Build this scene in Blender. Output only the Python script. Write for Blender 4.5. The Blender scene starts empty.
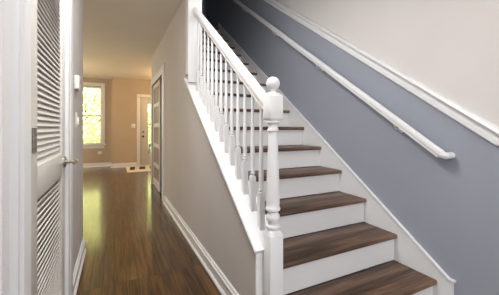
import bpy, bmesh, math, random
from mathutils import Vector, Matrix
PI = math.pi
scene = bpy.context.scene
C = scene.collection

# ------------------------------------------------------------------ camera
EYE = 1.18
cd = bpy.data.cameras.new('camera'); cam = bpy.data.objects.new('camera', cd); C.objects.link(cam)
cd.sensor_width = 36.0; cd.lens = 273.23 / 499 * 36.0
cd.shift_y = -(147.5 - 127.78) / 499
cd.clip_start = 0.05; cd.clip_end = 200
cam.location = (0, 0, EYE); cam.rotation_euler = (PI / 2, 0, -0.4585)
scene.camera = cam

# ------------------------------------------------------------------ world, sun, lights, exposure
w = bpy.data.worlds.new('sky'); scene.world = w; w.use_nodes = True
bg = w.node_tree.nodes['Background']
bg.inputs[0].default_value = (0.78, 0.88, 1.0, 1); bg.inputs[1].default_value = 4.5

sl = bpy.data.lights.new('sun', 'SUN'); sl.energy = 20.0; sl.angle = 0.02; sl.color = (1.0, 0.93, 0.8)
so = bpy.data.objects.new('sun', sl); C.objects.link(so)
so.rotation_euler = (math.radians(48), 0, math.radians(-25))

def area(name, loc, rot, sx, sy, power, col):
    l = bpy.data.lights.new(name, 'AREA'); l.shape = 'RECTANGLE'; l.size = sx; l.size_y = sy
    l.energy = power; l.color = col
    o = bpy.data.objects.new(name, l); C.objects.link(o); o.location = loc; o.rotation_euler = rot
    return o
# added soft fill behind the viewer to brighten the foreground, no window there
area('front_fill', (0.8, -2.1, 1.5), (math.radians(90), 0, 0), 1.9, 1.8, 31, (0.97, 0.98, 1.0))
# added overhead fill behind the viewer, not a known fixture
area('front_overhead_fill', (0.8, -0.9, 2.62), (0, 0, 0), 1.2, 1.2, 16, (1.0, 0.98, 0.95))
def bulb(name, loc, r, power, col):
    l = bpy.data.lights.new(name, 'POINT'); l.energy = power; l.color = col; l.shadow_soft_size = r
    o = bpy.data.objects.new(name, l); C.objects.link(o); o.location = loc
    return o
# flush ceiling light of the hallway
area('hall_ceiling_light', (0.2, 1.45, 2.64), (0, 0, 0), 0.6, 0.7, 28, (1.0, 0.985, 0.97))
bulb('stair_fill', (1.0, 2.5, 2.5), 0.22, 5.0, (1.0, 0.97, 0.95))  # added unseen bulb that lifts the brightness further up the stairs
bulb('entry_lamp', (1.7, 7.7, 2.25), 0.12, 41, (1.0, 0.68, 0.35))
bulb('living_room_lamp', (-1.7, 7.6, 2.1), 0.15, 42, (1.0, 0.74, 0.45))
# added side fill for the living room, whose side wall has no windows
area('living_room_side_fill', (-3.4, 6.0, 1.5), (0, math.radians(-90), 0), 1.6, 2.6, 40, (1.0, 0.93, 0.78))

vs = scene.view_settings
scene.display_settings.display_device = 'sRGB'
vs.view_transform = 'Standard'; vs.look = 'None'; vs.gamma = 1.0; vs.use_curve_mapping = False
vs.exposure = 0.5

# ------------------------------------------------------------------ materials
def mat(name, col, rough=0.5, metal=0.0, noise=0.0, nscale=8.0, bump=0.0, bscale=200.0, spec=0.5):
    m = bpy.data.materials.new(name); m.use_nodes = True
    nt = m.node_tree; b = nt.nodes['Principled BSDF']
    b.inputs['Base Color'].default_value = (*col, 1); b.inputs['Roughness'].default_value = rough
    b.inputs['Metallic'].default_value = metal; b.inputs['Specular IOR Level'].default_value = spec
    tc = nt.nodes.new('ShaderNodeTexCoord')
    if noise:
        n = nt.nodes.new('ShaderNodeTexNoise'); n.inputs['Scale'].default_value = nscale; n.inputs['Detail'].default_value = 3
        nt.links.new(tc.outputs['Object'], n.inputs['Vector'])
        r = nt.nodes.new('ShaderNodeValToRGB')
        r.color_ramp.elements[0].position = 0.3; r.color_ramp.elements[1].position = 0.7
        r.color_ramp.elements[0].color = tuple(c * (1 - noise) for c in col) + (1,)
        r.color_ramp.elements[1].color = tuple(min(1, c * (1 + noise)) for c in col) + (1,)
        nt.links.new(n.outputs['Fac'], r.inputs['Fac']); nt.links.new(r.outputs['Color'], b.inputs['Base Color'])
    if bump:
        n2 = nt.nodes.new('ShaderNodeTexNoise'); n2.inputs['Scale'].default_value = bscale
        nt.links.new(tc.outputs['Object'], n2.inputs['Vector'])
        bp = nt.nodes.new('ShaderNodeBump'); bp.inputs['Strength'].default_value = bump; bp.inputs['Distance'].default_value = 0.002
        nt.links.new(n2.outputs['Fac'], bp.inputs['Height']); nt.links.new(bp.outputs['Normal'], b.inputs['Normal'])
    return m

def wood(name, dark, mid, light, along='Y', rough=0.25, planks=None, coat=0.0, gscale=1.0, gap=0.35):
    m = bpy.data.materials.new(name); m.use_nodes = True
    nt = m.node_tree; L = nt.links; b = nt.nodes['Principled BSDF']
    b.inputs['Roughness'].default_value = rough
    tc = nt.nodes.new('ShaderNodeTexCoord')
    mp = nt.nodes.new('ShaderNodeMapping')
    if along == 'Y': mp.inputs['Rotation'].default_value = (0, 0, -PI / 2)
    L.new(tc.outputs['Object'], mp.inputs['Vector'])                # x now runs along the grain
    br = None
    vec = mp.outputs['Vector']
    if planks:
        br = nt.nodes.new('ShaderNodeTexBrick')
        br.inputs['Scale'].default_value = 1.0; br.inputs['Brick Width'].default_value = planks[0]
        br.inputs['Row Height'].default_value = planks[1]; br.inputs['Mortar Size'].default_value = 0.0022
        br.inputs['Mortar Smooth'].default_value = 0.2; br.inputs['Bias'].default_value = 0.0
        br.inputs['Color1'].default_value = (0, 0, 0, 1); br.inputs['Color2'].default_value = (1, 1, 1, 1)
        br.inputs['Mortar'].default_value = (0.5, 0.5, 0.5, 1)
        br.offset = 0.37; br.offset_frequency = 3
        L.new(vec, br.inputs['Vector'])
        sc = nt.nodes.new('ShaderNodeVectorMath'); sc.operation = 'SCALE'; sc.inputs['Scale'].default_value = 7.0
        L.new(br.outputs['Color'], sc.inputs[0])
        ad = nt.nodes.new('ShaderNodeVectorMath'); ad.operation = 'ADD'
        L.new(vec, ad.inputs[0]); L.new(sc.outputs[0], ad.inputs[1]); vec = ad.outputs[0]
    st = nt.nodes.new('ShaderNodeMapping'); st.inputs['Scale'].default_value = (1.6 * gscale, 22 * gscale, 22 * gscale)
    L.new(vec, st.inputs['Vector'])
    n1 = nt.nodes.new('ShaderNodeTexNoise'); n1.inputs['Scale'].default_value = 1.0; n1.inputs['Detail'].default_value = 5
    n1.inputs['Distortion'].default_value = 0.9
    L.new(st.outputs['Vector'], n1.inputs['Vector'])
    st2 = nt.nodes.new('ShaderNodeMapping'); st2.inputs['Scale'].default_value = (6, 150, 150)
    L.new(vec, st2.inputs['Vector'])
    n2 = nt.nodes.new('ShaderNodeTexNoise'); n2.inputs['Scale'].default_value = 1.0; n2.inputs['Detail'].default_value = 2
    L.new(st2.outputs['Vector'], n2.inputs['Vector'])
    mx = nt.nodes.new('ShaderNodeMix'); mx.data_type = 'FLOAT'; mx.inputs['Factor'].default_value = 0.3
    L.new(n1.outputs['Fac'], mx.inputs[2]); L.new(n2.outputs['Fac'], mx.inputs[3])
    rp = nt.nodes.new('ShaderNodeValToRGB'); e = rp.color_ramp.elements
    e[0].position = 0.36; e[0].color = (*dark, 1); e[1].position = 0.66; e[1].color = (*light, 1)
    k = e.new(0.5); k.color = (*mid, 1)
    L.new(mx.outputs[0], rp.inputs['Fac'])
    col = rp.outputs['Color']
    if br:
        hs = nt.nodes.new('ShaderNodeHueSaturation')
        mr = nt.nodes.new('ShaderNodeMapRange'); mr.inputs['To Min'].default_value = 0.82; mr.inputs['To Max'].default_value = 1.22
        L.new(br.outputs['Color'], mr.inputs['Value']); L.new(mr.outputs[0], hs.inputs['Value']); L.new(col, hs.inputs['Color'])
        mm = nt.nodes.new('ShaderNodeMix'); mm.data_type = 'RGBA'; mm.inputs[7].default_value = tuple(c * gap for c in dark) + (1,)
        L.new(br.outputs['Fac'], mm.inputs[0]); L.new(hs.outputs['Color'], mm.inputs[6]); col = mm.outputs[2]
    L.new(col, b.inputs['Base Color'])
    bp = nt.nodes.new('ShaderNodeBump'); bp.inputs['Strength'].default_value = 0.25; bp.inputs['Distance'].default_value = 0.0012
    L.new(mx.outputs[0], bp.inputs['Height']); L.new(bp.outputs['Normal'], b.inputs['Normal'])
    if coat:
        b.inputs['Specular IOR Level'].default_value = 0.15
        b.inputs['Coat Weight'].default_value = coat; b.inputs['Coat Roughness'].default_value = 0.12
    return m

M = {}
M['trim'] = mat('white_semigloss_paint', (0.70, 0.705, 0.715), 0.38, noise=0.012)
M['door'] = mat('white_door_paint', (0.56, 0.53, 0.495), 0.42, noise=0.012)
M['greige'] = mat('greige_wall_paint', (0.55, 0.515, 0.495), 0.8, noise=0.02, nscale=3, bump=0.15)
M['tan'] = mat('tan_wall_paint', (0.44, 0.355, 0.26), 0.8, noise=0.02, nscale=3, bump=0.15)
M['blue'] = mat('slate_blue_wall_paint', (0.28, 0.305, 0.36), 0.7, noise=0.02, nscale=3, bump=0.15)
M['offwhite'] = mat('offwhite_wall_paint', (0.61, 0.59, 0.575), 0.8, noise=0.015, nscale=3, bump=0.15)
M['ceiling'] = mat('ceiling_paint', (0.80, 0.745, 0.67), 0.9, noise=0.015, nscale=2, bump=0.2, bscale=90)
M['floor'] = wood('dark_oak_floor', (0.022, 0.009, 0.003), (0.068, 0.031, 0.009), (0.135, 0.064, 0.017), 'Y', 0.3, (1.15, 0.083), coat=0.75)
M['tread'] = wood('brown_oak_tread', (0.014, 0.007, 0.0035), (0.066, 0.035, 0.020), (0.175, 0.100, 0.058), 'X', 0.36, gscale=0.9)
M['brass'] = mat('satin_nickel_metal', (0.46, 0.41, 0.35), 0.3, 1.0, noise=0.03)
M['nickel'] = mat('brushed_steel_metal', (0.30, 0.28, 0.26), 0.42, 1.0, noise=0.25, nscale=60)
M['dark_metal'] = mat('dark_bronze_metal', (0.10, 0.07, 0.05), 0.4, 1.0, noise=0.05)
M['plastic'] = mat('white_plastic', (0.78, 0.77, 0.74), 0.35, noise=0.01)
M['lens'] = mat('grey_plastic_lens', (0.30, 0.29, 0.27), 0.3, noise=0.02)
M['gap_shade'] = wood('gap_shade_wood', (0.03, 0.013, 0.009), (0.065, 0.032, 0.022), (0.10, 0.05, 0.035), 'X', 0.45)  # dark wood tone standing in for the shaded closet gap
M['bark'] = mat('tree_bark', (0.10, 0.075, 0.05), 0.9, noise=0.4, nscale=12, bump=0.6, bscale=30)
M['lawn'] = mat('lawn_grass', (0.14, 0.22, 0.06), 0.95, noise=0.4, nscale=6)

def frosted():
    m = bpy.data.materials.new('smoked_mirror_glass'); m.use_nodes = True
    nt = m.node_tree; b = nt.nodes['Principled BSDF']
    b.inputs['Base Color'].default_value = (0.30, 0.26, 0.20, 1); b.inputs['Roughness'].default_value = 0.18
    n = nt.nodes.new('ShaderNodeTexNoise'); n.inputs['Scale'].default_value = 3
    tc = nt.nodes.new('ShaderNodeTexCoord'); nt.links.new(tc.outputs['Object'], n.inputs['Vector'])
    mr = nt.nodes.new('ShaderNodeMapRange'); mr.inputs['To Min'].default_value = 0.15; mr.inputs['To Max'].default_value = 0.24
    nt.links.new(n.outputs['Fac'], mr.inputs['Value']); nt.links.new(mr.outputs[0], b.inputs['Roughness'])
    return m
M['frosted'] = frosted()

def glass():
    m = bpy.data.materials.new('clear_window_glass'); m.use_nodes = True
    nt = m.node_tree; nt.nodes.remove(nt.nodes['Principled BSDF'])
    out = nt.nodes['Material Output']
    tr = nt.nodes.new('ShaderNodeBsdfTransparent'); tr.inputs[0].default_value = (0.95, 0.97, 0.94, 1)
    gl = nt.nodes.new('ShaderNodeBsdfGlossy'); gl.inputs['Roughness'].default_value = 0.02
    fr = nt.nodes.new('ShaderNodeFresnel'); fr.inputs['IOR'].default_value = 1.45
    mx = nt.nodes.new('ShaderNodeMixShader')
    nt.links.new(fr.outputs[0], mx.inputs[0]); nt.links.new(tr.outputs[0], mx.inputs[1]); nt.links.new(gl.outputs[0], mx.inputs[2])
    nt.links.new(mx.outputs[0], out.inputs['Surface'])
    return m
M['glass'] = glass()

def leafmat(name, c0, c1):
    m = bpy.data.materials.new(name); m.use_nodes = True
    nt = m.node_tree; L = nt.links; nt.nodes.remove(nt.nodes['Principled BSDF']); out = nt.nodes['Material Output']
    tc = nt.nodes.new('ShaderNodeTexCoord'); n = nt.nodes.new('ShaderNodeTexNoise'); n.inputs['Scale'].default_value = 1.6
    n.inputs['Detail'].default_value = 6
    L.new(tc.outputs['Object'], n.inputs['Vector'])
    r = nt.nodes.new('ShaderNodeValToRGB'); e = r.color_ramp.elements
    e[0].position = 0.35; e[0].color = (*c0, 1); e[1].position = 0.65; e[1].color = (*c1, 1)
    L.new(n.outputs['Fac'], r.inputs['Fac'])
    d = nt.nodes.new('ShaderNodeBsdfDiffuse'); t = nt.nodes.new('ShaderNodeBsdfTranslucent'); mx = nt.nodes.new('ShaderNodeMixShader')
    mx.inputs[0].default_value = 0.5
    L.new(r.outputs['Color'], d.inputs['Color']); L.new(r.outputs['Color'], t.inputs['Color'])
    L.new(d.outputs[0], mx.inputs[1]); L.new(t.outputs[0], mx.inputs[2]); L.new(mx.outputs[0], out.inputs['Surface'])
    return m
M['leaf'] = leafmat('yellow_green_leaves', (0.72, 0.69, 0.33), (0.90, 0.87, 0.58))
M['leaf2'] = leafmat('green_leaves', (0.55, 0.60, 0.18), (0.80, 0.80, 0.40))

def rugmat():
    m = bpy.data.materials.new('cream_mat_fibre'); m.use_nodes = True
    nt = m.node_tree; b = nt.nodes['Principled BSDF']; b.inputs['Roughness'].default_value = 0.95
    tc = nt.nodes.new('ShaderNodeTexCoord'); n = nt.nodes.new('ShaderNodeTexNoise'); n.inputs['Scale'].default_value = 60
    nt.links.new(tc.outputs['Object'], n.inputs['Vector'])
    r = nt.nodes.new('ShaderNodeValToRGB')
    r.color_ramp.elements[0].color = (0.58, 0.52, 0.42, 1); r.color_ramp.elements[1].color = (0.74, 0.68, 0.57, 1)
    nt.links.new(n.outputs['Fac'], r.inputs['Fac']); nt.links.new(r.outputs['Color'], b.inputs['Base Color'])
    return m
M['rug'] = rugmat()
M['rug_dark'] = mat('dark_brown_mat_fibre', (0.055, 0.04, 0.028), 0.95, noise=0.2, nscale=60)

# ------------------------------------------------------------------ mesh helpers
ORG = {}
class MB:
    def __init__(s): s.bm = bmesh.new()
    def box(s, x0, x1, y0, y1, z0, z1, b=0.0, seg=2, rot=None, mi=0):
        t = bmesh.new()
        vs_ = [t.verts.new((x, y, z)) for x in (x0, x1) for y in (y0, y1) for z in (z0, z1)]
        for f in ((0, 1, 3, 2), (4, 6, 7, 5), (0, 4, 5, 1), (2, 3, 7, 6), (0, 2, 6, 4), (1, 5, 7, 3)):
            t.faces.new([vs_[i] for i in f])
        bmesh.ops.recalc_face_normals(t, faces=t.faces)
        if b: bmesh.ops.bevel(t, geom=t.edges[:], offset=b, segments=seg, profile=0.5, affect='EDGES')
        return s._merge(t, rot, mi)
    def _merge(s, t, rot=None, mi=0):
        if rot is not None: bmesh.ops.transform(t, matrix=rot, verts=t.verts)
        mp = {}
        for v in t.verts: mp[v] = s.bm.verts.new(v.co)
        for f in t.faces:
            try:
                nf = s.bm.faces.new([mp[v] for v in f.verts]); nf.material_index = mi
            except ValueError: pass
        t.free(); return s
    def prism(s, poly, axis, a, b, bev=0.0, mi=0, seg=2):
        """poly: 2D points; axis 'X' -> (y,z), 'Y' -> (x,z), 'Z' -> (x,y); extruded from a to b"""
        t = bmesh.new()
        def P(p, q): return {'X': (q, p[0], p[1]), 'Y': (p[0], q, p[1]), 'Z': (p[0], p[1], q)}[axis]
        A = [t.verts.new(P(p, a)) for p in poly]; B = [t.verts.new(P(p, b)) for p in poly]
        n = len(poly)
        f1 = t.faces.new(A); f2 = t.faces.new(B[::-1])
        for i in range(n): t.faces.new((A[i], B[i], B[(i + 1) % n], A[(i + 1) % n]))
        bmesh.ops.recalc_face_normals(t, faces=t.faces)
        if bev: bmesh.ops.bevel(t, geom=t.edges[:], offset=bev, segments=seg, profile=0.5, affect='EDGES')
        else: bmesh.ops.triangulate(t, faces=[f for f in t.faces if len(f.verts) > 4])
        return s._merge(t, None, mi)
    def lathe(s, prof, c=(0, 0, 0), n=24, axis='Z', mi=0):
        t = bmesh.new(); rings = []
        for r, z in prof:
            if r < 1e-6: rings.append([t.verts.new((0, 0, z))])
            else: rings.append([t.verts.new((r * math.cos(2 * PI * i / n), r * math.sin(2 * PI * i / n), z)) for i in range(n)])
        for a, b in zip(rings[:-1], rings[1:]):
            for i in range(n):
                j = (i + 1) % n
                if len(a) == 1 and len(b) == 1: continue
                if len(a) == 1: t.faces.new((a[0], b[i], b[j]))
                elif len(b) == 1: t.faces.new((a[i], a[j], b[0]))
                else: t.faces.new((a[i], a[j], b[j], b[i]))
        if len(rings[0]) > 1: t.faces.new(rings[0][::-1])
        if len(rings[-1]) > 1: t.faces.new(rings[-1])
        bmesh.ops.recalc_face_normals(t, faces=t.faces)
        R = {'Z': Matrix(), 'X': Matrix.Rotation(PI / 2, 4, 'Y'), 'Y': Matrix.Rotation(-PI / 2, 4, 'X')}[axis]
        return s._merge(t, Matrix.Translation(c) @ R, mi)
    def sweep(s, prof, path, side='X', mi=0):
        """prof: (x, w) closed outline; path: points in (y,z) for side 'X' (profile x along X, w perpendicular in the plane)
        or side 'Z': path in (x,y), profile x = outward (left of travel), w = up"""
        t = bmesh.new(); pts = [Vector(p) for p in path]; rings = []
        for i, p in enumerate(pts):
            d0 = (pts[i] - pts[i - 1]).normalized() if i else (pts[1] - pts[0]).normalized()
            d1 = (pts[i + 1] - pts[i]).normalized() if i < len(pts) - 1 else d0
            n0 = Vector((-d0.y, d0.x)); n1 = Vector((-d1.y, d1.x)); nn = (n0 + n1).normalized()
            k = 1 / max(0.2, nn.dot(n0))
            ring = []
            for x, wv in prof:
                if side == 'X':
                    q = p + nn * (wv * k); ring.append(t.verts.new((x, q.x, q.y)))
                else:
                    q = p + nn * (x * k); ring.append(t.verts.new((q.x, q.y, wv)))
            rings.append(ring)
        n = len(prof)
        for a, b in zip(rings[:-1], rings[1:]):
            for i in range(n): t.faces.new((a[i], b[i], b[(i + 1) % n], a[(i + 1) % n]))
        t.faces.new(rings[0]); t.faces.new(rings[-1][::-1])
        bmesh.ops.recalc_face_normals(t, faces=t.faces)
        bmesh.ops.triangulate(t, faces=[f for f in t.faces if len(f.verts) > 4])
        return s._merge(t, None, mi)
    def tube(s, pts, r, n=12, mi=0):
        t = bmesh.new(); pts = [Vector(p) for p in pts]; rings = []
        for i, p in enumerate(pts):
            d = (pts[min(i + 1, len(pts) - 1)] - pts[max(i - 1, 0)]).normalized()
            u = d.cross(Vector((0, 0, 1)) if abs(d.z) < 0.9 else Vector((1, 0, 0))).normalized(); v = d.cross(u)
            rr = r[i] if isinstance(r, (list, tuple)) else r
            rings.append([t.verts.new(p + (u * math.cos(2 * PI * k / n) + v * math.sin(2 * PI * k / n)) * rr) for k in range(n)])
        for a, b in zip(rings[:-1], rings[1:]):
            for k in range(n): t.faces.new((a[k], a[(k + 1) % n], b[(k + 1) % n], b[k]))
        t.faces.new(rings[0][::-1]); t.faces.new(rings[-1])
        bmesh.ops.recalc_face_normals(t, faces=t.faces)
        return s._merge(t, None, mi)
    def build(s, name, material, parent=None, origin=None, smooth=True, label=None):
        me = bpy.data.meshes.new(name)
        po = ORG.get(parent.name, Vector((0, 0, 0))) if parent else Vector((0, 0, 0))
        if origin is None:
            co = [v.co for v in s.bm.verts]
            origin = ((min(c.x for c in co) + max(c.x for c in co)) / 2, (min(c.y for c in co) + max(c.y for c in co)) / 2, min(c.z for c in co))
        og = Vector(origin)
        bmesh.ops.translate(s.bm, vec=-og, verts=s.bm.verts)
        s.bm.to_mesh(me); s.bm.free()
        for m in (material if isinstance(material, (list, tuple)) else [material]): me.materials.append(m)
        if smooth:
            me.shade_smooth(); me.set_sharp_from_angle(angle=math.radians(35))
        o = bpy.data.objects.new(name, me); C.objects.link(o)
        ORG[o.name] = og
        if parent: o.parent = parent
        o.location = og - po
        if label: o['label'] = label
        return o

def tag(o, label, cat, group=None):
    o['label'] = label; o['category'] = cat
    if group: o['group'] = group
    return o
def empty(name, loc):
    o = bpy.data.objects.new(name, None); C.objects.link(o); o.location = loc; o.empty_display_size = 0.1
    ORG[o.name] = Vector(loc); return o
def thing(name, label, cat, loc, group=None): return tag(empty(name, loc), label, cat, group)
def struct(o, label=None, cat=None):
    o['kind'] = 'structure'
    if label: o['label'] = label
    if cat: o['category'] = cat
    return o

# ------------------------------------------------------------------ dimensions
XL = -0.272            # hallway's left wall face
XW, XS = 0.706, 0.826  # partition under the stairs: hall face, stair face
XK, XR = 1.868, 1.886  # stair skirt face, right wall face
HC = 2.66              # ceiling
RUN, RISE, Y1 = 0.2760, 0.1988, 1.0447
NT = 16
SL = RISE / RUN
YA, YB = 9.00, 9.42    # far wall faces
XJ = -0.08
YP = 2.86              # where the partition becomes full height
YE = 6.15              # end of the partition
def capz(y): return 0.490 + (y - 1.306) * SL      # underside of the sloping cap

# ------------------------------------------------------------------ room shell
struct(MB().box(-3.7, 2.7, -2.3, 9.54, -0.12, 0.0).build('floor', M['floor'], origin=(0, 0, 0)), 'dark glossy oak plank floor running down the hallway', 'floor')
struct(MB().prism([(-3.7, -2.3), (XR + 0.1, -2.3), (XR + 0.1, 1.0), (XW, 1.0), (XW, YE + 0.1), (2.7, YE + 0.1), (2.7, 9.54), (-3.7, 9.54)], 'Z', HC, HC + 0.12)
       .build('ceiling', M['ceiling']), 'flat beige painted hallway ceiling', 'ceiling')
struct(MB().box(XW, XR + 0.1, 0.9, YE + 0.2, 5.4, 5.5).build('ceiling_stairwell', M['ceiling']), 'ceiling high over the stairwell', 'ceiling')
mb = MB(); mb.prism([(-2.3, 0), (1.17, 0), (1.17, 2.06), (2.0, 2.06), (2.0, 0), (3.056, 0), (3.056, HC), (-2.3, HC)], 'X', XL - 0.11, XL)
struct(mb.build('wall_left', M['greige']), 'greige hallway wall around the louvred door', 'wall')
mb = MB(); mb.box(-3.7, XL - 0.11, 2.95, 3.056, 0, HC); mb.box(-1.05, -0.95, 0.4, 2.95, 0, HC); mb.box(-0.95, XL - 0.11, 0.4, 0.5, 0, HC)
struct(mb.build('wall_closet', M['greige']), 'walls of the closet behind the louvred door', 'wall')
mb = MB()
mb.prism([(1.33, 0), (4.64, 0), (4.64, 2.06), (6.02, 2.06), (6.02, 0), (YE, 0), (YE, 5.4), (1.0, 5.4), (1.0, HC), (YP, HC), (YP, capz(YP)), (1.33, capz(1.33))], 'X', XW, XS)
struct(mb.build('wall_partition', M['greige']), 'greige hallway wall under and beside the staircase', 'wall')
# right wall: slate blue below the chair rail, off-white above
def railz(y): return 1.125 if y < 0.747 else 1.125 + (y - 0.747) * 0.7254
mb = MB()
mb.prism([(-2.3, 0), (YE + 0.1, 0), (YE + 0.1, railz(YE + 0.1)), (0.747, 1.125), (-2.3, 1.125)], 'X', XR, XR + 0.1, mi=0)
mb.prism([(-2.3, 1.125), (0.747, 1.125), (YE + 0.1, railz(YE + 0.1)), (YE + 0.1, 5.5), (-2.3, 5.5)], 'X', XR, XR + 0.1, mi=1)
struct(mb.build('wall_right', [M['blue'], M['offwhite']]), 'stairwell wall, slate blue below the chair rail and off-white above', 'wall')
struct(MB().box(XS, XR, YE, YE + 0.1, 0, 5.4).build('wall_landing', M['blue']), 'slate blue wall at the dark top of the stairs', 'wall')
struct(MB().box(XS, XR, 0.9, 1.0, HC, 5.4).build('wall_stairwell', M['offwhite']), 'off-white wall over the foot of the stairs', 'wall')
struct(MB().box(-0.39, XR, -2.4, -2.3, 0, HC).build('wall_back', M['offwhite']), 'off-white wall of the front room', 'wall')
mb = MB(); mb.prism([(XJ, 0), (0.70, 0), (0.70, 2.11), (1.62, 2.11), (1.62, 0), (2.6, 0), (2.6, HC), (XJ, HC)], 'Y', YA, YA + 0.12)
mb.box(XJ, XJ + 0.12, YA + 0.12, YB + 0.12, 0, HC)
struct(mb.build('wall_far', M['tan']), 'tan wall holding the entry door at the end of the hall', 'wall')
mb = MB()
mb.box(-3.6, -1.30, YB, YB + 0.12, 0, HC); mb.box(-0.345, XJ, YB, YB + 0.12, 0, HC)
mb.box(-1.30, -0.345, YB, YB + 0.12, 0, 0.68); mb.box(-1.30, -0.345, YB, YB + 0.12, 2.42, HC)
struct(mb.build('wall_alcove', M['tan']), 'tan recessed wall around the sash window', 'wall')
struct(MB().box(-3.7, -3.6, 3.056, YB + 0.12, 0, HC).build('wall_side', M['tan']), 'living room side wall', 'wall')
struct(MB().box(2.6, 2.7, YE, YA + 0.12, 0, HC).build('wall_entry', M['tan']), 'entry side wall', 'wall')
struct(MB().box(XR + 0.1, 2.6, YE, YE + 0.1, 0, HC).build('wall_corner', M['tan']), 'entry wall beside the stairs', 'wall')

# ------------------------------------------------------------------ baseboards
def bb(x0, sgn):   # profile (x, z) with the back at x0 and projecting sgn
    return [(0, 0), (0.028, 0), (0.028, 0.012), (0.020, 0.022), (0.0155, 0.026), (0.0155, 0.088), (0.0195, 0.092), (0.0195, 0.099), (0.012, 0.106), (0.0135, 0.115), (0.007, 0.125), (0, 0.125)]
def baseboard(name, path, label):
    # wall lies to the right of the travel direction
    struct(MB().sweep(bb(0, 1), path, side='Z').build(name, M['trim']), label, 'baseboard')
baseboard('baseboard_partition', [(XW, 1.345), (XW, 4.42)], 'tall white moulded baseboard along the wall under the stairs')
baseboard('baseboard_left', [(XL, 3.056), (XL, 2.215)], 'short white baseboard right of the louvred door')
baseboard('baseboard_far', [(0.60, YA), (XJ, YA), (XJ, YB), (-3.6, YB)], 'white baseboard along the far walls')

# ------------------------------------------------------------------ louvred door (left)
dr = struct(empty('door_1', (XL, 1.585, 0)), 'white louvred closet door in the left hallway wall', 'door')
DX0, DX1 = -0.311, -0.276
mb = MB()
mb.box(DX0, DX1, 1.175, 1.352, 0.012, 2.05, 0.002)
mb.box(DX0, DX1, 1.925, 1.995, 0.012, 2.05, 0.002)
mb.build('stile', M['door'], dr)
mb = MB()
for z0, z1 in ((0.012, 0.21), (0.893, 1.027), (1.94, 2.05)): mb.box(DX0 + 0.001, DX1 - 0.001, 1.352, 1.925, z0, z1, 0.0015)
mb.build('rail', M['door'], dr)
for z0, z1, tilt in ((1.027, 1.94, 64.5), (0.21, 0.893, -63)):
    mb = MB(); n = int((z1 - z0) / 0.0263)
    for i in range(n):
        z = z0 + (i + 0.5) * (z1 - z0) / n
        R = Matrix.Translation((DX0 + 0.017, 0, z)) @ Matrix.Rotation(math.radians(tilt), 4, 'Y')
        mb.box(-0.0178, 0.0178, 1.352, 1.925, -0.0034, 0.0034, 0.0012, 1, rot=R)
    mb.box(DX0 - 0.004, DX0 + 0.001, 1.345, 1.932, z0 - 0.005, z1 + 0.005)  # backing sheet added so the gaps between slats come out less dark
    mb.build('louver_panel', M['door'], dr)
hg = MB(); hg.box(DX1, DX1 + 0.002, 1.272, 1.335, 1.085, 1.18, 0.0007, 1)
hg.lathe([(0.005, 0), (0.005, 0.095)], (DX1 + 0.004, 1.272, 1.085), 10)
for z in (1.10, 1.1325, 1.165): hg.lathe([(0.004, 0), (0.003, 0.0012), (0, 0.0014)], (DX1 + 0.002, 1.308, z), 10, 'X')
hg.build('hinge', M['nickel'], dr, label='brushed metal hinge leaf')
ld = MB(); ky = 1.968
ld.lathe([(0.034, 0), (0.034, 0.008), (0.029, 0.014), (0.013, 0.016), (0.013, 0.030), (0.0095, 0.034), (0.0095, 0.056), (0, 0.058)], (DX1, ky, 0.975), 20, 'X')
ld.tube([(DX1 + 0.050, ky + 0.012, 0.975), (DX1 + 0.066, ky + 0.002, 0.976), (DX1 + 0.069, ky - 0.05, 0.976), (DX1 + 0.064, ky - 0.095, 0.974)], [0.012, 0.0145, 0.012, 0.009], 12)
ld.build('lever_handle', M['brass'], dr, label='satin nickel lever handle')
# casing around the louvred door
def casing_prof(y0, y1, x0=XL, p=0.017):   # (x,y) outline, y0 = inner edge towards the opening
    d = y1 - y0
    f = [(0, 0), (p, 0.0), (p, 0.22), (p * 0.6, 0.27), (p * 0.6, 0.33), (p, 0.38), (p, 0.62), (p * 1.5, 0.68), (p * 1.5, 0.95), (p * 1.2, 1.0), (0, 1.0)]
    return [(x0 + a, y0 + b * d) for a, b in f]
tr = struct(empty('trim_1', (XL, 1.585, 0)), 'wide white moulded casing around the louvred door', 'door casing')
pj = []
nearp = [(XL, 1.168), (XL + 0.016, 1.168), (XL + 0.016, 1.156), (XL + 0.010, 1.152), (XL + 0.010, 1.143), (XL + 0.022, 1.132), (XL + 0.022, 1.064), (XL + 0.001, 1.050),
         (XL + 0.001, 1.022), (XL + 0.020, 1.016), (XL + 0.024, 1.008), (XL + 0.022, 0.994), (XL + 0.012, 0.982), (XL + 0.006, 0.965), (XL + 0.004, 0.938), (XL + 0.006, 0.930), (XL + 0.026, 0.912), (XL + 0.026, 0.86), (XL, 0.86)]
MB().prism(nearp, 'Z', 0, 2.13).build('side_casing', M['trim'], tr)
farp = [(XL, 2.002), (XL + 0.017, 2.002), (XL + 0.019, 2.010), (XL + 0.019, 2.065), (XL + 0.013, 2.072), (XL + 0.013, 2.085), (XL + 0.019, 2.092), (XL + 0.019, 2.19), (XL + 0.015, 2.205), (XL, 2.21)]
MB().prism(farp, 'Z', 0, 2.13).build('side_casing', M['trim'], tr)
MB().box(XL, XL + 0.018, 1.168, 2.002, 2.055, 2.13, 0.003).build('head_casing', M['trim'], tr)

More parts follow.
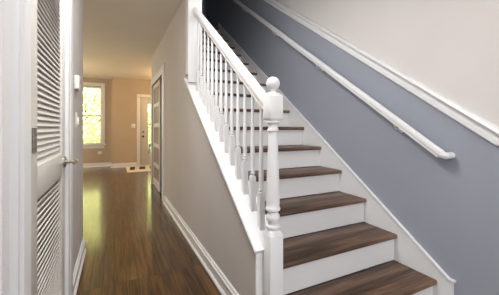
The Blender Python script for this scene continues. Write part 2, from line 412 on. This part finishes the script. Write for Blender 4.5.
# ------------------------------------------------------------------ closet under the stairs (hall right wall)
tr = struct(empty('trim_2', (XW, 5.33, 0)), 'white casing around the closet opening past the stairs', 'door casing')
MB().prism([(XW, 4.43), (XW - 0.018, 4.43), (XW - 0.022, 4.44), (XW - 0.022, 4.47), (XW - 0.014, 4.49), (XW - 0.014, 4.60), (XW - 0.018, 4.63), (XW, 4.64)], 'Z', 0, 2.06).build('side_casing', M['trim'], tr)
MB().box(XW - 0.016, XW, 6.02, 6.14, 0, 2.06, 0.003).build('side_casing', M['trim'], tr)
MB().box(XW - 0.018, XW, 4.43, 6.14, 2.06, 2.19, 0.003).build('head_casing', M['trim'], tr)
dr = struct(empty('door_2', (XW + 0.05, 5.4, 0)), 'glazed closet door with five panes, slid part way open', 'door')
cx0, cx1, cy0, cy1 = XW + 0.012, XW + 0.047, 5.05, 6.015
mb = MB(); mb.box(cx0, cx1, cy0, cy0 + 0.10, 0.012, 2.045, 0.003); mb.box(cx0, cx1, cy1 - 0.13, cy1, 0.012, 2.045, 0.003)
mb.build('stile', M['door'], dr)
zs = [(0.012, 0.17), (0.415, 0.485), (0.80, 0.87), (1.19, 1.26), (1.585, 1.655), (1.95, 2.045)]
for a, b in zs: MB().box(cx0 + 0.001, cx1 - 0.001, cy0 + 0.10, cy1 - 0.13, a, b, 0.002).build('rail', M['door'], dr)
for (a, b), (c, d) in zip(zs[:-1], zs[1:]):
    MB().box(cx0 + 0.014, cx0 + 0.020, cy0 + 0.10, cy1 - 0.13, b, c).build('pane', M['frosted'], dr)
MB().box(XW + 0.060, XW + 0.095, 4.645, 5.30, 0.012, 2.045, 0.003).build('gap_shade_panel', M['gap_shade'], dr, label='reddish brown wooden panel added for the shade in the closet gap')  # panel added behind the opening to give the gap its dark brown

# ------------------------------------------------------------------ entry door and window (far wall)
tr = struct(empty('trim_4', (1.16, YA, 0)), 'white casing around the entry door', 'door casing')
MB().box(0.607, 0.70, YA - 0.018, YA, 0, 2.11, 0.003).build('side_casing', M['trim'], tr)
MB().box(1.62, 1.713, YA - 0.018, YA, 0, 2.11, 0.003).build('side_casing', M['trim'], tr)
MB().box(0.607, 1.713, YA - 0.020, YA, 2.11, 2.205, 0.003).build('head_casing', M['trim'], tr)
dr = struct(empty('door_3', (1.16, YA + 0.05, 0)), 'white entry door with a tall glass light', 'door')
mb = MB()
mb.box(0.703, 0.905, YA + 0.02, YA + 0.062, 0.01, 2.10, 0.003); mb.box(1.42, 1.617, YA + 0.02, YA + 0.062, 0.01, 2.10, 0.003)
mb.box(0.905, 1.42, YA + 0.02, YA + 0.062, 0.01, 0.33); mb.box(0.905, 1.42, YA + 0.02, YA + 0.062, 1.94, 2.10)
mb.build('slab', M['door'], dr)
mb = MB(); mb.box(0.905, 0.93, YA + 0.012, YA + 0.02, 0.33, 1.94, 0.002); mb.box(1.395, 1.42, YA + 0.012, YA + 0.02, 0.33, 1.94, 0.002)
mb.box(0.93, 1.395, YA + 0.012, YA + 0.02, 0.33, 0.355, 0.002); mb.box(0.93, 1.395, YA + 0.012, YA + 0.02, 1.915, 1.94, 0.002)
mb.build('glazing_bead', M['door'], dr)
MB().box(0.905, 1.42, YA + 0.038, YA + 0.044, 0.33, 1.94).build('pane', M['glass'], dr)
MB().lathe([(0.036, 0), (0.034, 0.012), (0.02, 0.02), (0.0, 0.022)], (0.79, YA + 0.02, 1.062), 16, 'Y').build('deadbolt', M['dark_metal'], dr, label='dark round deadbolt')
kb = bpy.data.objects[dr.name]
m_ = MB(); m_.lathe([(0.034, 0), (0.034, -0.006), (0.012, -0.012), (0.012, -0.03), (0.026, -0.04), (0.03, -0.052), (0.022, -0.066), (0, -0.07)], (0.79, YA + 0.02, 0.912), 16, 'Y')
m_.build('door_knob', M['dark_metal'], dr, label='dark round door knob')

wn = struct(empty('window_1', (-0.82, YB, 0.68)), 'white sash window with bright foliage outside', 'window')
mb = MB()
mb.box(-1.40, -1.29, YB - 0.02, YB, 0.70, 2.53, 0.003); mb.box(-0.357, -0.262, YB - 0.02, YB, 0.70, 2.53, 0.003); mb.box(-1.29, -0.357, YB - 0.02, YB, 2.43, 2.53, 0.003)
mb.build('casing', M['trim'], wn)
mb = MB(); mb.box(-1.42, -0.24, YB - 0.06, YB, 0.655, 0.70, 0.006); mb.build('sill', M['trim'], wn)
MB().box(-1.36, -0.28, YB - 0.016, YB, 0.56, 0.655, 0.003).build('apron', M['trim'], wn)
for z0, z1, yy in ((1.52, 2.42, 0.06), (0.68, 1.565, 0.025)):
    mb = MB(); t = 0.045
    mb.box(-1.30, -1.30 + t, YB + yy, YB + yy + 0.03, z0, z1, 0.002); mb.box(-0.345 - t, -0.345, YB + yy, YB + yy + 0.03, z0, z1, 0.002)
    mb.box(-1.30 + t, -0.345 - t, YB + yy, YB + yy + 0.03, z0, z0 + t, 0.002); mb.box(-1.30 + t, -0.345 - t, YB + yy, YB + yy + 0.03, z1 - t, z1, 0.002)
    sh = mb.build('sash', M['trim'], wn)
    MB().box(-1.30 + t, -0.345 - t, YB + yy + 0.012, YB + yy + 0.017, z0 + t, z1 - t).build('pane', M['glass'], sh)

# ------------------------------------------------------------------ stair wall trims
CR = [(0, 0), (0.012, 0), (0.020, 0.008), (0.020, 0.028), (0.011, 0.037), (0.011, 0.046), (0.022, 0.052), (0.031, 0.066), (0.024, 0.082), (0.008, 0.089), (0, 0.089)]
path = [(-2.25, 1.100), (0.747, 1.100), (5.9, 1.100 + (5.9 - 0.747) * 0.7254)]
struct(MB().sweep([(XR - x, wv) for x, wv in CR], [(y, z - 0.02) for y, z in path]).build('trim_5', M['trim']), 'white chair rail climbing the stairwell wall between blue and off-white paint', 'chair rail')
# casing on the end of the full height wall
tr = struct(empty('trim_6', (0.76, YP, 1.6)), 'white post casing on the wall end at the top of the balustrade', 'post casing')
MB().box(XW - 0.016, XS + 0.012, YP - 0.016, YP, capz(YP) + 0.05, HC, 0.003).build('end_board', M['trim'], tr)
MB().box(XW - 0.016, XW, YP, 2.975, capz(2.99) + 0.045, HC, 0.003).build('side_board', M['trim'], tr)
struct(MB().box(XW - 0.016, XS + 0.0, 1.3145, 1.33, 0.0, capz(1.315), 0.002).build('trim_7', M['trim']), 'white board closing the low end of the wall behind the newel post', 'end board')

# ------------------------------------------------------------------ staircase
st = thing('staircase', 'straight staircase with dark brown wooden treads and white risers beside the blue wall', 'staircase', ((XS + XK) / 2, Y1, 0))
TX0 = XS + 0.016
def nose(y0, y1, zt):
    th, r = 0.031, 0.012
    pts = [(y1, zt), (y1, zt - th)]
    for k in range(7):
        a = -PI / 2 - k * PI / 6
        pts.append((y0 + r + r * math.cos(a), zt - th / 2 + (th / 2) * math.sin(a)))
    return pts
t0 = r0 = None
for n in range(1, NT + 1):
    y = Y1 + (n - 1) * RUN; z = n * RISE - 0.004
    if n == 1:
        t0 = MB().prism(nose(y, y + RUN + 0.026, z), 'X', TX0, XK).build('tread', M['tread'], st)
        r0 = MB().box(TX0, XK, y + 0.028, y + 0.046, 0, RISE - 0.0352).build('riser', M['trim'], st)
    elif n < NT:
        t = t0.copy(); C.objects.link(t); t.location = t0.location + Vector((0, (n - 1) * RUN, (n - 1) * RISE))
        r = r0.copy(); C.objects.link(r); r.location = r0.location + Vector((0, (n - 1) * RUN, (n - 1) * RISE))
    else:
        MB().prism(nose(y, YE - 0.002, z), 'X', TX0, XK).build('landing', M['tread'], st)
        r = r0.copy(); C.objects.link(r); r.location = r0.location + Vector((0, (n - 1) * RUN, (n - 1) * RISE))
def skz(y): return 0.395 + (y - 1.215) * SL
yend = 5.21
sk = [(0.956, 0.0), (0.956, 0.228), (0.982, 0.228), (yend, skz(yend)), (yend, skz(yend) - 0.5), (1.6, 0.0)]
MB().prism(sk, 'X', XK, XR - 0.0008).build('skirt_board', M['trim'], st)
cp = [(XK - 0.006, -0.001), (XK - 0.008, 0.005), (XK - 0.006, 0.012), (XR - 0.0008, 0.012), (XR - 0.0008, -0.001)]
MB().sweep(cp, [(0.945, 0.228), (0.982, 0.228), (yend, skz(yend))]).build('skirt_cap', M['trim'], st)
# stringer on the partition side
sk2 = [(1.335, 0.0), (1.335, capz(1.335) - 0.001), (yend, capz(yend) - 0.001), (yend, capz(yend) - 0.6), (1.9, 0.0)]
MB().prism(sk2, 'X', XS + 0.001, TX0).build('inner_skirt_board', M['trim'], st)
MB().box(XS - 0.012, TX0, Y1 + 0.03, 1.33, 0.0, RISE - 0.0352).build('return_panel', M['trim'], st)

# ------------------------------------------------------------------ balustrade
NXc, NYc = 0.7695, 1.272
bl = thing('balustrade', 'white balustrade with ball topped newel post and turned balusters on the sloped wall', 'balustrade', (NXc, NYc, 0))
h = 0.0405
nw = MB()
nw.box(NXc - h, NXc + h, NYc - h, NYc + h, 0.0, 0.608, 0.003)
def square_to_round(mbx, z0, z1, s, r):    # lamb's tongue: a little pyramid shoulder
    mbx.lathe([(s * 1.20, z0), (s * 1.05, z0 + (z1 - z0) * 0.35), (r, z1)], (NXc, NYc, 0), 28)
t = bmesh.new()
# shoulders of the square block rising to the round turning
def shoulder(mbx, cx, cy, s, r, z0, z1, n=8):
    tt = bmesh.new(); rings = []
    N = 32
    for k in range(n + 1):
        u = k / n; ring = []
        for i in range(N):
            a = 2 * PI * i / N
            sq = s / max(abs(math.cos(a)), abs(math.sin(a)))
            rad = sq * (1 - u) ** 1.0 + r * u
            rad = min(sq, rad)
            ring.append(tt.verts.new((cx + rad * math.cos(a), cy + rad * math.sin(a), z0 + (z1 - z0) * math.sin(u * PI / 2))))
        rings.append(ring)
    for a_, b_ in zip(rings[:-1], rings[1:]):
        for i in range(N): tt.faces.new((a_[i], a_[(i + 1) % N], b_[(i + 1) % N], b_[i]))
    tt.faces.new(rings[0][::-1]); tt.faces.new(rings[-1])
    bmesh.ops.recalc_face_normals(tt, faces=tt.faces); mbx._merge(tt)
shoulder(nw, NXc, NYc, h - 0.001, 0.030, 0.606, 0.632)
prof = [(0.030, 0.620), (0.030, 0.634), (0.037, 0.639), (0.0395, 0.647), (0.037, 0.655), (0.028, 0.659), (0.0265, 0.664), (0.030, 0.670), (0.0365, 0.684), (0.038, 0.696), (0.0355, 0.710),
        (0.029, 0.720), (0.027, 0.726), (0.032, 0.731), (0.039, 0.736), (0.0405, 0.744), (0.038, 0.751), (0.035, 0.756), (0.0365, 0.78), (0.036, 0.83), (0.034, 0.90), (0.0305, 1.0),
        (0.027, 1.09), (0.0245, 1.145), (0.0235, 1.156), (0.0255, 1.160), (0.0315, 1.163), (0.0315, 1.170), (0.028, 1.176), (0.024, 1.186), (0.0225, 1.193), (0.025, 1.199), (0.031, 1.203), (0.037, 1.206), (0.0375, 1.212), (0.033, 1.217), (0.031, 1.222)]
nw.lathe(prof, (NXc, NYc, 0), 32)
nw.box(NXc - h, NXc + h, NYc - h, NYc + h, 1.228, 1.352, 0.004)
shoulder(nw, NXc, NYc, h - 0.002, 0.030, 1.2285, 1.216)
newel = nw.build('newel_post', M['trim'], bl)
fn = MB()
shoulder(fn, NXc, NYc, h - 0.001, 0.018, 1.3515, 1.374)
zc, rb = 1.4195, 0.0375
fn.lathe([(0.018, 1.372), (0.0165, 1.380)] + [(rb * math.cos(-PI / 2 + 0.45 + k * (PI - 0.45) / 16), zc + rb * math.sin(-PI / 2 + 0.45 + k * (PI - 0.45) / 16)) for k in range(16)] + [(0, zc + rb)], (NXc, NYc, 0), 32)
fn.build('finial', M['trim'], newel, label='round ball finial on a small stepped neck')
# cap on the sloped wall
ccp = [(0.678, 0.003), (0.675, 0.010), (0.675, 0.020), (0.680, 0.027), (XS + 0.010, 0.027), (XS + 0.015, 0.022), (XS + 0.015, 0.006), (XS + 0.012, 0.0), (0.69, 0.0)]
mb = MB(); mb.sweep(ccp, [(1.3135, capz(1.3135)), (YP - 0.002, capz(YP - 0.002))])
mb.sweep([(0.678, 0.003), (0.675, 0.010), (0.675, 0.020), (0.680, 0.027), (XW, 0.027), (XW, 0.0), (0.69, 0.0)], [(YP - 0.003, capz(YP - 0.003)), (2.985, capz(2.985))])
mb.sweep([(XW - 0.001, -0.03), (0.694, -0.022), (0.688, -0.004), (0.688, 0.0), (XW - 0.001, 0.0)], [(1.34, capz(1.34)), (2.985, capz(2.985))])
mb.build('sloped_cap', M['trim'], bl)
# handrail
def hrz(y): return 1.311 + (y - NYc) * 0.7280    # top
ang = math.atan(0.728); pv = 0.070
HR = [(-0.020, -pv), (-0.020, -0.052), (-0.026, -0.046), (-0.031, -0.036), (-0.031, -0.020), (-0.026, -0.008), (-0.015, -0.001), (0, 0), (0.015, -0.001), (0.026, -0.008), (0.031, -0.020), (0.031, -0.036), (0.026, -0.046), (0.020, -0.052), (0.020, -pv)]
MB().sweep([(NXc + x, wv) for x, wv in HR], [(NYc + h - 0.002, hrz(NYc + h - 0.002)), (YP - 0.017, hrz(YP - 0.017))]).build('handrail', M['trim'], bl)
# balusters
def captop(y): return capz(y) + 0.027 / math.cos(math.atan(SL))
def hrbot(y): return hrz(y) - pv / math.cos(ang)
yb0 = 1.405; s = 0.016
zb, zt = captop(yb0), hrbot(yb0)
mb = MB()
mb.prism([(yb0 - s, captop(yb0 - s) - 0.002), (yb0 + s, captop(yb0 + s) - 0.002), (yb0 + s, zb + 0.205), (yb0 - s, zb + 0.205)], 'X', NXc - s, NXc + s)
R = [(0.0155, 0.203), (0.0150, 0.208), (0.011, 0.211), (0.0105, 0.214), (0.0145, 0.218), (0.016, 0.223), (0.0145, 0.229), (0.0105, 0.232), (0.0105, 0.235), (0.0135, 0.238), (0.0135, 0.243), (0.0115, 0.247), (0.0145, 0.27), (0.0145, 0.31), (0.0125, 0.42), (0.0098, 0.58)]
L_ = zt - zb
R.append((0.0085, L_ + 0.006))
mb.lathe([(r_, zb + z_) for r_, z_ in R], (NXc, yb0, 0), 16)
b0 = mb.build('baluster', M['trim'], bl, origin=(NXc, yb0, zb))
for k in range(1, 13):
    y = yb0 + 0.1115 * k
    b = b0.copy(); C.objects.link(b); b.parent = bl
    b.location = b0.location + Vector((0, y - yb0, captop(y) - zb))

# ------------------------------------------------------------------ wall handrail
HX = XR - 0.085
def whz(y): return 0.992 + (y - 0.948) * 0.7150
wr = thing('wall_handrail', 'white rounded handrail climbing the blue stairwell wall on brackets', 'handrail', (XR, 0.95, 0.9))
WP = [(-0.015, -0.026), (-0.015, -0.012), (-0.0215, -0.006), (-0.0225, 0.006), (-0.019, 0.017), (-0.010, 0.0235), (0.0, 0.025), (0.010, 0.0235), (0.019, 0.017), (0.0225, 0.006), (0.0215, -0.006), (0.015, -0.012), (0.015, -0.026)]
MB().sweep([(HX + x, y_) for x, y_ in WP], [(0.985, whz(0.985)), (5.0, whz(5.0))]).build('rail', M['trim'], wr)
e = MB()
nrm = Vector((0, -0.5817, 0.8134)); tdir = Vector((0, 0.8134, 0.5817)); base = Vector((HX, 0.985, whz(0.985)))
e.tube([base + tdir * 0.012, base - tdir * 0.008, base - tdir * 0.018 + Vector((0.012, 0, 0)), base - tdir * 0.018 + Vector((0.04, 0, 0)), Vector((XR, base.y - 0.0146, base.z - 0.0105))], [0.0225, 0.0225, 0.0225, 0.021, 0.021], 16)
e.build('rail_return', M['trim'], wr)
for i, y in enumerate((1.30, 2.15, 2.99, 3.90, 4.75)):
    z = whz(y)
    mb = MB()
    mb.lathe([(0.024, 0), (0.024, -0.004), (0.018, -0.008), (0, -0.009)], (XR, y, z - 0.075), 16, 'X')
    mb.tube([(XR - 0.004, y, z - 0.075), (XR - 0.04, y, z - 0.078), (XR - 0.068, y, z - 0.068), (HX, y, z - 0.035)], 0.0065, 10)
    q = Matrix.Translation((HX, y, z - 0.0335)) @ Matrix.Rotation(math.atan(0.715), 4, 'X')
    mb.box(-0.010, 0.010, -0.032, 0.032, -0.002, 0.0015, 0.0007, 1, rot=q)
    mb.build('bracket', M['plastic'], wr)

# ------------------------------------------------------------------ small things on the walls
def plate(name, label, cat, y0, y1, z0, z1):
    t_ = thing(name, label, cat, (XL, (y0 + y1) / 2, z0)); return t_
a = plate('alarm_sensor', 'small white wall sensor box above the light switch on the left wall', 'sensor', 2.42, 2.60, 1.50, 1.56)
MB().box(XL, XL + 0.032, 2.42, 2.53, 1.475, 1.575, 0.005).build('housing', M['plastic'], a)
MB().box(XL + 0.032, XL + 0.034, 2.445, 2.505, 1.515, 1.56, 0.0008, 1).build('lens', M['lens'], a, label='small grey window')
MB().box(XL, XL + 0.026, 2.44, 2.51, 1.462, 1.475, 0.002).build('base_clip', M['lens'], a, label='grey lower clip')
a = plate('light_switch', 'white light switch below the sensor box on the left wall', 'light switch', 2.47, 2.59, 1.19, 1.30)
MB().box(XL, XL + 0.006, 2.49, 2.57, 1.185, 1.300, 0.002).build('cover_plate', M['plastic'], a)
MB().box(XL + 0.006, XL + 0.020, 2.515, 2.545, 1.205, 1.262, 0.003).build('rocker', M['plastic'], a)
a = thing('light_switch', 'white light switch plate on the tan wall left of the entry door', 'light switch', (0.507, YA, 1.175))
MB().box(0.452, 0.562, YA - 0.006, YA, 1.175, 1.297, 0.002).build('cover_plate', M['plastic'], a)
for x in (0.482, 0.532): MB().box(x - 0.012, x + 0.012, YA - 0.012, YA - 0.006, 1.205, 1.267, 0.002).build('rocker', M['plastic'], a)
a = thing('wall_outlet', 'white wall outlet low under the sash window', 'outlet', (-0.40, YB, 0.39))
MB().box(-0.455, -0.345, YB - 0.006, YB, 0.385, 0.465, 0.002).build('cover_plate', M['plastic'], a)
for x in (-0.425, -0.375): MB().box(x - 0.018, x + 0.018, YB - 0.009, YB - 0.006, 0.40, 0.45, 0.002).build('socket', M['plastic'], a)

# doormat
rg = thing('doormat', 'cream doormat with dark brown blocks on the floor by the entry door', 'doormat', (0.86, 8.40, 0))
MB().box(0.30, 1.42, 7.84, 8.92, 0.0, 0.012, 0.004).build('mat', M['rug'], rg)
for x0, x1 in ((0.37, 0.53), (0.62, 0.81), (0.90, 1.07), (1.16, 1.33)):
    MB().prism([(x0, 8.24), (x1 - 0.03, 8.24), (x1 + 0.02, 8.84), (x0 + 0.05, 8.84)], 'Z', 0.0121, 0.0135).build('dark_block', M['rug_dark'], rg)

# ------------------------------------------------------------------ outside
struct(MB().box(-14, 14, 9.7, 40, -0.6, -0.4).build('ground', M['lawn']), 'lawn outside the far windows', 'ground')
random.seed(5)
def tree(name, label, loc, hgt, rad, leafm, seed, nleaf=13000):
    rnd = random.Random(seed)
    t_ = thing(name, label, 'tree', loc, None)
    x, y, z = loc
    tb = MB(); tb.tube([(x, y, z), (x + 0.05, y, z + hgt * 0.3), (x - 0.04, y + 0.05, z + hgt * 0.6), (x, y, z + hgt * 0.9)], [0.16, 0.13, 0.09, 0.03], 10)
    for k in range(7):
        a = rnd.uniform(0, 2 * PI); z0 = z + hgt * rnd.uniform(0.2, 0.6)
        tb.tube([(x, y, z0), (x + math.cos(a) * rad * 0.35, y + math.sin(a) * rad * 0.35, z0 + 0.4), (x + math.cos(a) * rad * 0.75, y + math.sin(a) * rad * 0.75, z0 + 1.1)], [0.06, 0.04, 0.015], 6)
    tb.build('trunk', M['bark'], t_)
    lb = MB(); bm = lb.bm
    cl = [(Vector((x + rnd.gauss(0, rad * 0.42), y + rnd.gauss(0, rad * 0.42), z + hgt * rnd.uniform(0.14, 1.0))), rnd.uniform(0.35, 0.7)) for _ in range(90)]
    for _ in range(nleaf):
        c, rr = rnd.choice(cl)
        p = c + Vector((rnd.gauss(0, 1), rnd.gauss(0, 1), rnd.gauss(0, 0.8))) * rr * 0.6
        n_ = Vector((rnd.gauss(0, 1), rnd.gauss(0, 1), rnd.gauss(0.6, 1))).normalized()
        u = n_.orthogonal().normalized(); v = n_.cross(u); sz = rnd.uniform(0.05, 0.11)
        bm.faces.new([bm.verts.new(p + u * sz), bm.verts.new(p + v * sz * 0.55), bm.verts.new(p - u * sz), bm.verts.new(p - v * sz * 0.55)])
    lb.build('foliage', leafm, t_, smooth=False)
    return t_
tree('leafy_tree', 'yellow green tree filling the sash window', (-1.15, 14.0, -0.4), 5.2, 1.25, M['leaf'], 1)
tree('leafy_tree', 'larger green tree far behind the other two trees', (-1.9, 22.5, -0.4), 6.5, 2.2, M['leaf2'], 2)
tree('leafy_tree', 'yellow green tree seen through the entry door glass', (1.9, 17.0, -0.4), 5.8, 1.25, M['leaf'], 3)
